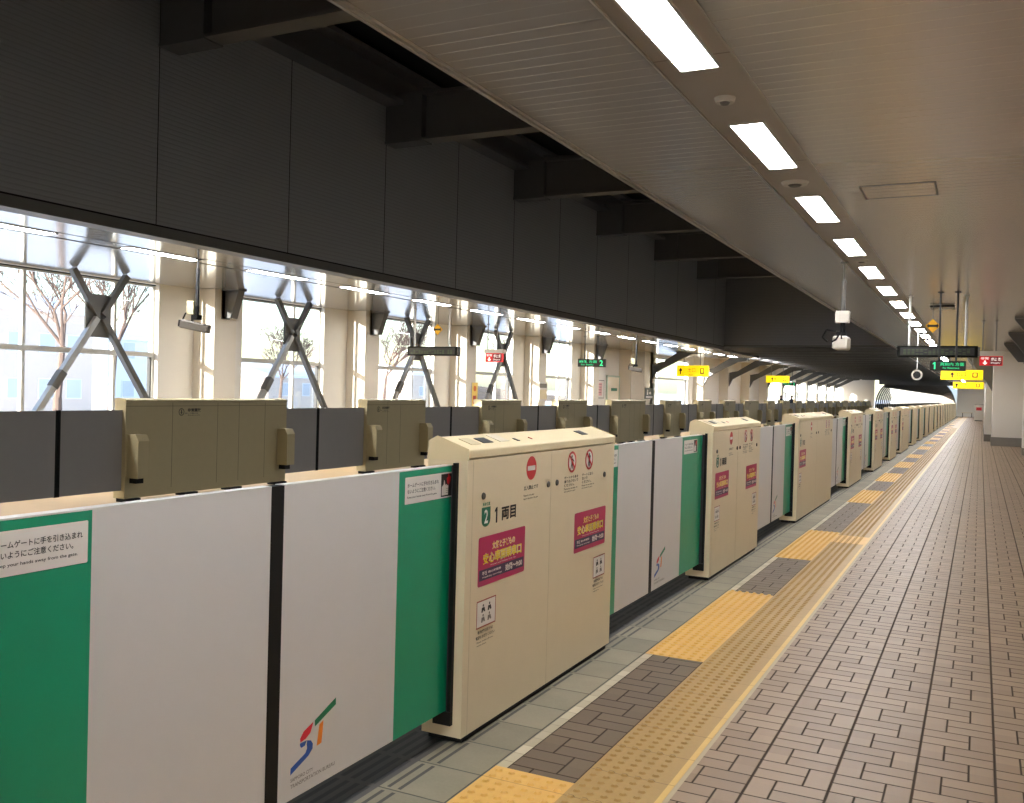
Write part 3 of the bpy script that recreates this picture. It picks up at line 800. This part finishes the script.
# tunnel shelter beyond the platforms
b = MB(); N = 40; ylist = [YE + .2 + 2.4*k for k in range(72)]
cx, aw, hh = -6.03, 3.88, 3.85
def dome(k):
    t = PI*k/N; c, s_ = math.cos(t), math.sin(t)
    return (cx - aw*math.copysign(abs(c)**.72, c), hh*abs(s_)**.72)
prof = [dome(k) for k in range(N + 1)]
openk = [k for k in range(N) if k < N/2 and .95 < (prof[k][1] + prof[k+1][1])/2 < 2.75]
for j in range(len(ylist) - 1):
    for k in range(N):
        if k in openk: continue
        (x0, z0), (x1, z1) = prof[k], prof[k+1]
        b.add([(x0, ylist[j], z0), (x1, ylist[j], z1), (x1, ylist[j+1], z1), (x0, ylist[j+1], z0)], [(0, 1, 2, 3)], 0)
for y in ylist:
    for k in range(N):
        (x0, z0), (x1, z1) = prof[k], prof[k+1]
        i0 = (cx + (x0-cx)*.965, z0*.965); i1 = (cx + (x1-cx)*.965, z1*.965)
        b.add([(x0,y,z0),(x1,y,z1),(i1[0],y,i1[1]),(i0[0],y,i0[1]),(x0,y+.12,z0),(x1,y+.12,z1),(i1[0],y+.12,i1[1]),(i0[0],y+.12,i0[1])], [(0,1,2,3),(7,6,5,4),(2,3,7,6)], 1)
b.box(-10, -2.1, ylist[-1], ylist[-1] + .2, -1.2, 4.2, 0)
struct('wall_tunnel', b, [tunnel_m, steel])
b = MB()
for j in range(0, len(ylist) - 1):
    k0, k1 = openk[0], openk[-1] + 1
    b.add([(prof[k0][0]-.02, ylist[j], prof[k0][1]), (prof[k1][0]-.02, ylist[j], prof[k1][1]), (prof[k1][0]-.02, ylist[j+1], prof[k1][1]), (prof[k0][0]-.02, ylist[j+1], prof[k0][1])], [(0,1,2,3)])
struct('window_tunnel', b, glass)

# ------------------------------------------------------------------ right hand side
slab('wall_right', 1.9, 2.1, -12, YE, 0, 3.5, wallwhite)
slab('wall_back', -14.2, 2.1, -12.2, -12, 0, 7.2, wallwhite)
slab('wall_end_right', -2.1, 1.9, YE, YE + .2, 0, 3.5, wallwhite)
for k in range(-2, 15):
    yc = 22.5 + 5.0*k
    if 35 < yc < 45: continue
    b = MB(); b.box(1.18, 1.9, yc - .3, yc + .3, 0, 3.4, 0); b.box(1.165, 1.9, yc - .315, yc + .315, 0, .22, 1); o = struct('column', b, [pillar_m, base_grey])
    r = MB(); r.prism([(1.18, 3.4), (.60, 3.4), (.60, 3.35), (1.0, 2.82), (1.18, 2.82)], yc - .06, yc + .06); r.box(.6, 1.18, yc - .13, yc + .13, 3.36, 3.4); r.box(1.15, 1.18, yc - .18, yc + .18, 2.78, 3.4); r.build('bracket', [bracket_m], o)
b = MB(); b.box(.40, 1.9, 38.0, 39.2, 0, 3.4, 0); b.box(.385, 1.9, 37.985, 39.2, 0, .32, 1); struct('pillar', b, [pillar_m, base_grey])
b = MB(); b.box(.19, 1.9, 42.0, 60, 0, 3.4, 0); b.box(.175, 1.9, 41.985, 60, 0, .28, 1); struct('wall_stair', b, [wallwhite, base_grey])
b = MB(); b.prism([(-.55, 3.4), (.4, 3.4), (.4, 2.0), (.2, 2.35)], 41, 47); struct('beam_soffit', b, trim_dark)
t = thing('vending_kiosk', (-.07, 84, 0), 'small white kiosk cabinet standing at the far end of the near platform', 'kiosk')
m = MB(); m.box(-.32, .32, 0, .7, .06, 1.3); m.build('body', [whiteplastic], t, bevel=.02); m = MB(); m.box(-.28, .28, .03, .67, 0, .06); m.build('plinth', [black], t)
m = MB(); m.box(-.2, .2, -.01, 0, .85, 1.1); m.build('display', [s_red], t); m = MB(); m.box(-.33, .33, -.02, .72, 1.3, 1.34); m.build('lid', [base_grey], t)
t = thing('platform_bench', (-1.1, 101.5, 0), 'low pale bench against the far end wall of the near platform', 'bench')
m = MB(); m.box(-.5, .5, -.2, .2, .4, .46); m.build('seat', [cream], t)
for x in (-.4, .4):
    m = MB(); m.box(x-.03, x+.03, -.15, .15, 0, .4); m.build('leg', [dark_metal], t)

# ------------------------------------------------------------------ hanging signs and cameras
def posts(t, xs, ztop, zbot, m=pole_white, r=.022):
    for x in xs:
        q = MB(); q.tube((x, 0, zbot), (x, 0, ztop), r, n=10); q.tube((x, 0, ztop - .012), (x, 0, ztop), .05, n=12); q.build('hanger_rod', [m], t)
def led_board(x0, x1, y, z0, z1, label):
    t = thing('display_board', ((x0+x1)/2, y, 0), label, 'display board', 'dark hanging display boards')
    w = (x1-x0)/2
    m = MB(); m.box(-w, w, 0, .16, z0, z1); m.build('housing', [ledboard], t, bevel=.006)
    s = Sticker(); s.rect(-w + .05, z0 + .03, w - .05, z1 - .03, sg_black, 0)
    for i in range(16):
        for j in range(4):
            if random.random() < .75: u = -w + .1 + i*(2*w - .2)/16; s.rect(u, z0 + .045 + j*.025, u + .05, z0 + .058 + j*.025, led_dim, 1)
    s.build('screen', t, (0, 0, 0), 'y')
    posts(t, (-w*.7, w*.7), ZC, z1)
    m = MB(); m.box(w, w + .03, .02, .14, z0 + .02, z1 - .02); m.build('end_cap', [steel], t)
    return t
led_board(-1.33, -.06, 17.74, 2.34, 2.535, 'dark display board hanging over the near platform on two white rods')
led_board(-12.12, -10.78, 18.7, 2.32, 2.53, 'dark display board hanging over the opposite platform before the third brace')
def number_sign(x0, x1, y, z0, z1, num, left, label, main, en):
    t = thing('direction_sign', ((x0+x1)/2, y, 0), label, 'sign', 'lit green track number signs')
    w = (x1-x0)/2; h = z1 - z0
    m = MB(); m.box(-w, w, 0, .10, z0, z1); m.build('housing', [sg_black], t, bevel=.005)
    s = Sticker(); n0 = -w*.95 if left else w*.5
    if num == '1': s.one(n0 + w*.12, z0 + h*.16, h*.7, sg_green)
    else: s.text(num, n0 + w*.10, z0 + h*.16, None, z1 - h*.14, sg_green, 1, .02)
    a, c = (-w*.42, w*.9) if left else (-w*.9, w*.4)
    s.text(main, a, z0 + h*.5, c, z1 - h*.16, sg_green, 1, .0); s.text(en, a + (c-a)*.12, z0 + h*.2, c - (c-a)*.2, z0 + h*.38, sg_green, 1, .0)
    s.build('lit_lettering', t, (0, 0, 0), 'y'); posts(t, (-w*.5, w*.45), ZC, z1, dark_metal, .016)
number_sign(-.775, -.228, 17.2, 2.09, 2.255, '1', True, 'lit green number one sign hanging below the near display board', '真駒内 方面', 'For Makomanai')
number_sign(-12.05, -11.08, 29, 2.39, 2.655, '2', False, 'lit green number two sign hanging over the opposite platform', '麻生 方面', 'For Asabu')
number_sign(-12.2, -11.3, 66, 2.3, 2.55, '2', False, 'small far green number sign on the opposite side beyond the yellow signs', '麻生 方面', 'For Asabu')
def emergency_sign(x0, x1, y, z0, z1, label):
    t = thing('emergency_sign', ((x0+x1)/2, y, 0), label, 'sign', 'small red signs under white housings')
    w = (x1-x0)/2
    m = MB(); m.box(-w - .03, w + .03, -.03, .2, z1, z1 + .11); m.build('white_housing', [whiteplastic], t, bevel=.005)
    m = MB(); m.box(-w, w, 0, .12, z0, z1); m.build('red_box', [sg_red], t)
    s = Sticker(); h = z1 - z0
    s.rect(-w*.1, z0 + h*.08, w*.94, z1 - h*.08, mat('sign_dark_red', (110, 16, 26), .5, emit=.25), 0)
    s.text('非常', -w*.9, z0 + h*.62, -w*.2, z1 - h*.1, sg_white, 1, 0); s.poly([(-w*.6, z0 + h*.52), (-w*.45, z0 + h*.52), (-w*.45, z0 + h*.3), (-w*.3, z0 + h*.3), (-w*.52, z0 + h*.08), (-w*.75, z0 + h*.3), (-w*.6, z0 + h*.3)], sg_white, 1)
    s.text('停止 釦', 0, z0 + h*.5, w*.85, z0 + h*.86, sg_white, 1, 0); s.text('Emergency', 0, z0 + h*.18, w*.8, z0 + h*.38, sg_white, 1, 0)
    s.build('lit_lettering', t, (0, 0, 0), 'y'); posts(t, (-w*.75, w*.4), ZC, z1 + .11, pole_grey, .016)
emergency_sign(-.04, .42, 23.5, 2.40, 2.61, 'small red sign under a white housing, right of the near display board')
emergency_sign(-12.60, -12.08, 23.5, 2.34, 2.59, 'small red sign under a white housing in front of the fourth brace')
def yellow_sign(x0, x1, y, z0, z1, ztop, arrow, label):
    t = thing('exit_sign', ((x0+x1)/2, y, 0), label, 'sign', 'lit yellow exit signs')
    w = (x1-x0)/2; h = z1 - z0
    m = MB(); m.box(-w, w, 0, .2, z0, z1); m.build('lit_box', [sg_yellow], t, bevel=.01)
    s = Sticker()
    def arr(u): s.poly([(u-.03, z0+h*.2), (u+.03, z0+h*.2), (u+.03, z0+h*.5), (u+.09, z0+h*.5), (u, z0+h*.8), (u-.09, z0+h*.5), (u-.03, z0+h*.5)], s_black, 1)
    arr(-w*.75 if arrow else -w*.45)
    s.text('出口', -w*.3, z0 + h*.35, w*.2, z0 + h*.8, s_black, 1, 0); s.text('Exit', -w*.2, z0 + h*.1, w*.1, z0 + h*.26, s_black, 1, 0)
    s.rect(w*.5, z0 + h*.25, w*.75, z0 + h*.75, s_black, 1); s.rect(w*.55, z0 + h*.35, w*.7, z0 + h*.68, sg_yellow, 2)
    s.build('lettering', t, (0, 0, 0), 'y'); posts(t, (-w*.55, w*.5), ztop, z1, pole_grey, .018)
yellow_sign(-12.52, -11.07, 42, 2.38, 2.88, ZC, True, 'lit yellow exit sign over the far part of the opposite platform')
yellow_sign(-12.1, -10.7, 60, 2.42, 2.85, 3.66, False, 'smaller far yellow sign beyond the big one on the opposite side')
yellow_sign(-1.4, .07, 40, 2.40, 2.78, ZC, False, 'upper lit yellow exit sign hanging below the green number one sign')
yellow_sign(-1.2, .13, 50, 2.18, 2.50, ZC, True, 'lower lit yellow exit sign farther down the near platform')
def diamond(x, y, z, label):
    t = thing('warning_sign', (x, y, z), label, 'sign', 'small yellow diamond signs')
    m = MB(); r = .13; m.prism([(0, -r), (r, 0), (0, r), (-r, 0)], 0, .02); m.build('plate', [diamond_y], t)
    s = Sticker(); s.rect(-.08, -.02, .08, .02, s_black); s.poly([(-.08,.045),(-.1,0),(-.08,-.045),(-.05,0)], s_black); s.poly([(.08,.045),(.1,0),(.08,-.045),(.05,0)], s_black); s.build('print', t, (0, 0, 0), 'y')
    q = MB(); q.tube((0, .03, 0), (0, .03, ZC - z), .008, n=6); q.build('hanger_rod', [pole_grey], t)
diamond(-.83, 19.1, 2.975, 'small yellow diamond sign hanging above the near display board')
diamond(-11.43, 18.9, 2.94, 'small yellow diamond sign by the third window of the opposite side')
def cam(x, y, label, zb, face):
    """pole, junction box, camera housing with its bracket and cable"""
    t = thing('hanging_camera', (x, y, 0), label, 'security camera', 'hanging platform cameras')
    m = MB(); m.tube((0, 0, zb + .62), (0, 0, ZC), .012, n=8); m.tube((0, 0, zb + .3), (0, 0, zb + .9 if zb + .9 < ZC else ZC), .026, n=12); m.tube((0, 0, ZC - .015), (0, 0, ZC), .05, n=12); m.build('pole', [pole_grey if face == 'near' else dark_metal], t)
    m = MB()
    if face == 'near': m.box(-.095, .085, -.06, .06, zb + .33, zb + .49)
    else: m.box(-.16, -.02, -.06, .06, zb + .22, zb + .42)
    m.build('junction_box', [whiteplastic if face == 'near' else mat('box_beige', (206, 196, 160), .5)], t, bevel=.01)
    m = MB(); m.tube((0, 0, zb + .16), (0, 0, zb + .34), .03, n=10); m.box(-.07, .05, -.05, .05, zb + .14, zb + .21); m.tube((-.05, 0, zb + .2), (-.12, .02, zb + .12), .02, n=8); m.build('tilt_bracket', [black], t)
    m = MB()
    if face == 'near':
        m.box(-.10, .09, -.22, .16, zb - .03, zb + .15); o = m.build('housing', [whiteplastic], t, bevel=.03)
        l = MB(); l.tube((0, .16, zb + .06), (0, .175, zb + .06), .05, n=16); l.build('lens', [black], o)
        l = MB(); l.tube((-.05, -.225, zb + .10), (-.02, -.20, zb + .16), .014, n=6); l.tube((-.05, -.225, zb + .10), (-.10, -.2, zb + .07), .014, n=6); l.tube((.02, -.225, zb + .11), (.0, -.16, zb + .19), .012, n=6); l.build('plug_lead', [black], o)
    else:
        m.bar((-.20, -.12, zb + .08), (.20, .06, zb - .0), .13, .13); o = m.build('housing', [mat('camera_grey', (104, 98, 90), .5)], t, bevel=.02)
        l = MB(); l.bar((-.22, -.129, zb + .083), (-.19, -.115, zb + .08), .10, .10); l.build('lens', [black], o)
    cb = MB(); pts = [(-.08, -.02, zb + .22), (-.2, -.03, zb + .24), (-.25, -.04, zb + .14), (-.18, -.05, zb + .08)]
    for p, q in zip(pts, pts[1:]): cb.tube(p, q, .012, n=6)
    cb.build('cable', [black], t)
cam(-1.665, 13.13, 'white camera with square box hanging from the near ceiling edge', 2.26, 'near')
cam(-10.46, 10.4, 'camera hanging from a dark pole between the two leftmost braces', 2.36, 'opp')
cam(-10.46, 30.3, 'small far camera on a dark pole right of the green number two sign', 2.32, 'opp')
t = thing('ceiling_speaker_box', (-.70, 19.6, ZC), 'flat dark and white speaker box on the ceiling above the yellow diamond sign', 'speaker')
m = MB(); m.box(-.2, .22, -.2, .2, -.06, 0); m.build('body', [whiteplastic], t, bevel=.01); m = MB(); m.box(-.2, .22, -.21, -.2, -.05, -.015); m.build('grille', [black], t)
t = thing('hanging_mirror', (-1.52, 27, 0), 'small round white-rimmed disc hanging left of the green number one sign', 'mirror')
m = MB(); m.tube((0, 0, 2.25), (0, .08, 2.25), .14, n=24); m.build('case', [whiteplastic], t); s = Sticker(); s.disc(0, 2.25, .095, sg_black, 0, 24); s.build('mirror_face', t, (0, 0, 0), 'y')
posts(t, (0,), ZC, 2.4, pole_white, .014)

# ------------------------------------------------------------------ two people far on the opposite platform
def person(x, y, h, label, lean):
    me = bpy.data.meshes.new('person')
    J = {'pel': (0,0,.53), 'che': (0,.01,.72), 'nek': (0,.01,.82), 'hd1': (0,-.005,.88), 'hd2': (0,-.01,.95),
         'sl': (-.105,.01,.795), 'el': (-.135,.0,.63), 'wl': (-.13,-.05,.49), 'hl': (-.128,-.06,.44), 'sr': (.105,.01,.795), 'er': (.135,.0,.63), 'wr': (.13,-.05,.49), 'hr': (.128,-.06,.44),
         'tl': (-.055,0,.5), 'kl': (-.06,-.01,.28), 'al': (-.06,.01,.04), 'fl': (-.062,-.09,.02), 'tr': (.055,0,.5), 'kr': (.06,-.015,.28), 'ar': (.06,.01,.04), 'fr': (.062,-.09,.02)}
    R = {'pel': .085, 'che': .095, 'nek': .035, 'hd1': .05, 'hd2': .052, 'sl': .045, 'el': .032, 'wl': .022, 'hl': .02, 'sr': .045, 'er': .032, 'wr': .022, 'hr': .02,
         'tl': .06, 'kl': .042, 'al': .028, 'fl': .024, 'tr': .06, 'kr': .042, 'ar': .028, 'fr': .024}
    E_ = [('pel','che'),('che','nek'),('nek','hd1'),('hd1','hd2'),('che','sl'),('sl','el'),('el','wl'),('wl','hl'),('che','sr'),('sr','er'),('er','wr'),('wr','hr'),('pel','tl'),('tl','kl'),('kl','al'),('al','fl'),('pel','tr'),('tr','kr'),('kr','ar'),('ar','fr')]
    ks = list(J)
    me.from_pydata([tuple(c*h for c in J[k]) for k in ks], [(ks.index(a), ks.index(c)) for a, c in E_], [])
    o = bpy.data.objects.new('person', me); C.objects.link(o); o.location = (x, y, 0); o.rotation_euler = (0, 0, lean)
    sk = o.modifiers.new('skin', 'SKIN'); su = o.modifiers.new('sub', 'SUBSURF'); su.levels = su.render_levels = 2
    for i, k in enumerate(ks): o.data.skin_vertices[0].data[i].radius = (R[k]*h, R[k]*h); o.data.skin_vertices[0].data[i].use_root = (k == 'pel')
    me.materials.append(coat)
    tag(o, label, 'person', None)
    f = MB()
    for k in range(6):
        for j in range(14):
            pass
    bm = MB(); n1_, n2_ = 8, 14
    for i in range(n1_):
        for j in range(n2_):
            q = []
            for di, dj in ((0,0),(0,1),(1,1),(1,0)):
                a = (i+di)/n1_*PI*.62; c = (j+dj)/n2_*2*PI
                q.append((.062*h*math.sin(a)*math.cos(c), .01*h + .066*h*math.sin(a)*math.sin(c), .935*h + .07*h*math.cos(a)))
            bm.add(q, [(0,1,2,3)])
    bm.build('hair', [hair], o, smooth=True)
    fc = MB(); fc.tube((0, -.045*h, .91*h), (0, -.062*h, .905*h), .04*h, .028*h, 12); fc.tube((0, -.06*h, .905*h), (0, -.072*h, .9*h), .009*h, .006*h, 6); fc.build('face', [skin], o, smooth=True)
person(-13.0, 70, 1.62, 'far person with black hair behind the opposite gates, left of the pair', .4)
person(-13.0, 74.3, 1.64, 'far person with black hair behind the opposite gates, right of the pair', -.3)

# ------------------------------------------------------------------ outdoors
b = MB(); b.box(-900, -14.25, -80, 1500, -1.4, -.6); struct('ground_snow', b, snow)
b = MB(); random.seed(3)
nx, ny = 10, 22
for i in range(nx):
    for j in range(ny): pass
def hill_z(i, j): return max(-.6, 5.5*math.sin(PI*i/nx)*(.5 + .5*math.sin(j*.37) * math.cos(j*.11 + 1)) + random.random()*.6)
hz = [[hill_z(i, j) for j in range(ny + 1)] for i in range(nx + 1)]
vs = [(-75 - 6*i, 40 + 7*j, hz[i][j] if 0 < i < nx else -.6) for i in range(nx + 1) for j in range(ny + 1)]
b.add(vs, [(i*(ny+1)+j, i*(ny+1)+j+1, (i+1)*(ny+1)+j+1, (i+1)*(ny+1)+j) for i in range(nx) for j in range(ny)])
struct('hill', b, hill_m)
def tree(x, y, h, seed, label):
    rnd = random.Random(seed); b = MB()
    def grow(p, d, l, r, dep):
        q = p + d*l; b.tube(p, q, r, r*.7, 6 if dep > 2 else 3, caps=False)
        if dep == 0: return
        kids = 4 if dep == 7 else rnd.choice((2, 2, 3))
        for k in range(kids):
            nd = (d + Vector((rnd.uniform(-1, 1), rnd.uniform(-1, 1), rnd.uniform(-.15, .55)))*(.95 if dep == 7 else .62)).normalized()
            grow(q, nd, l*rnd.uniform(.66, .9), max(.011, r*(.5 if dep == 7 else .66)), dep - 1)
        if dep > 2 and dep < 7:
            m = p + d*l*rnd.uniform(.35, .7); nd = (d + Vector((rnd.uniform(-1, 1), rnd.uniform(-1, 1), rnd.uniform(0, .5)))).normalized()
            grow(m, nd, l*.6, max(.01, r*.4), dep - 2)
    t = thing('bare_tree', (x, y, -.6), label, 'tree', 'bare winter trees outside the windows')
    b2 = MB(); b2.tube((0,0,-.05), (0,0,h*.17), .17, .12, 10); b2.build('trunk', [bark], t)
    grow(Vector((0, 0, h*.165)), Vector((.06, .04, 1)).normalized(), h*.17, .11, 7)
    b.build('branches', [bark], t)
tree(-24.5, 18.9, 9.3, 4, 'bare winter tree outside the leftmost window')
tree(-30, 25.5, 10, 5, 'paler bare tree behind the first one outside the leftmost window')
tree(-30, 44, 8, 6, 'bare winter tree outside the third window')
tree(-32, 63, 8, 8, 'bare winter tree outside the fourth window')
tree(-40, 47, 7, 11, 'low bare tree outside the second window')
def house(x, y, w, d, h, m, label, roof=snow):
    t = thing('house', (x, y, -.6), label, 'house', 'houses across the snow outside the windows')
    b = MB(); b.box(-d/2, d/2, -w/2, w/2, 0, h); b.build('walls', [m], t)
    b = MB(); b.prism([(-d/2 - .3, h), (d/2 + .3, h), (d/2 + .3, h + .25), (0, h + 1.2), (-d/2 - .3, h + .25)], -w/2 - .3, w/2 + .3); b.build('roof', [roof], t)
    for yy in (-w*.28, w*.02, w*.3):
        for zz in ([1.0, 3.4] if h > 4.5 else [1.1]):
            b = MB(); b.box(d/2, d/2 + .04, yy - .5, yy + .5, zz, zz + 1.1); f = b.build('window_frame', [bld_white], t); g = MB(); g.box(d/2 + .04, d/2 + .05, yy - .44, yy + .44, zz + .06, zz + 1.04); g.build('pane', [bld_win], f)
house(-48, 33.5, 6, 7, 5.6, bld_pink, 'beige house with snowy roof outside the leftmost window')
house(-52, 44, 7, 8, 4.6, bld_white, 'white house right of the beige one, seen through the leftmost window')
house(-55, 63, 9, 8, 2.6, bld_pink, 'low beige house outside the second window')
house(-60, 92, 9, 8, 3.4, bld_pink, 'low beige house outside the third window')

# ------------------------------------------------------------------ light
w = bpy.data.worlds.new('World'); bpy.context.scene.world = w; w.use_nodes = True
nt = w.node_tree; bg = nt.nodes['Background']
sky = nt.nodes.new('ShaderNodeTexSky'); sky.sky_type = 'NISHITA'; sky.sun_disc = False; sky.sun_elevation = math.radians(22); sky.sun_rotation = math.radians(200); sky.air_density = 1.0; sky.dust_density = 1.5
nt.links.new(sky.outputs[0], bg.inputs[0]); bg.inputs[1].default_value = .68
ld = bpy.data.lights.new('sun', 'SUN'); ld.energy = 22.; ld.color = (1, .95, .86); ld.angle = math.radians(.55)
lo = bpy.data.objects.new('sun', ld); C.objects.link(lo)
d = Vector((.24, 1.0, -.11)).normalized(); lo.rotation_euler = d.to_track_quat('-Z', 'Y').to_euler()

# ------------------------------------------------------------------ camera
cd = bpy.data.cameras.new('camera'); co = bpy.data.objects.new('camera', cd); C.objects.link(co)
Rw = [(0.8943854283929069, 0.4465037598290057, 0.02662889289846285), (-0.0299206354648359, 0.0003216349186186511, 0.9995522258113176), (-0.4462952621884044, 0.8947816990805861, -0.013647341815997178)]
r, u, f = (Vector(v) for v in Rw)
mw = Matrix.Identity(4)
for i in range(3): mw[i][0] = r[i]; mw[i][1] = u[i]; mw[i][2] = -f[i]
mw[2][3] = 1.6
co.matrix_world = mw
cd.sensor_fit = 'HORIZONTAL'; cd.sensor_width = 36; cd.lens = 938.21*36/1024; cd.clip_start = .05; cd.clip_end = 2000
sc = bpy.context.scene; sc.camera = co
vs_ = sc.view_settings; sc.display_settings.display_device = 'sRGB'; vs_.view_transform = 'Standard'; vs_.look = 'None'; vs_.exposure = 0; vs_.gamma = 1; vs_.use_curve_mapping = False
sc.cycles.use_denoising = True
sc.cycles.max_bounces = 10; sc.cycles.diffuse_bounces = 5; sc.cycles.glossy_bounces = 4; sc.cycles.transparent_max_bounces = 16; sc.cycles.sample_clamp_indirect = 6
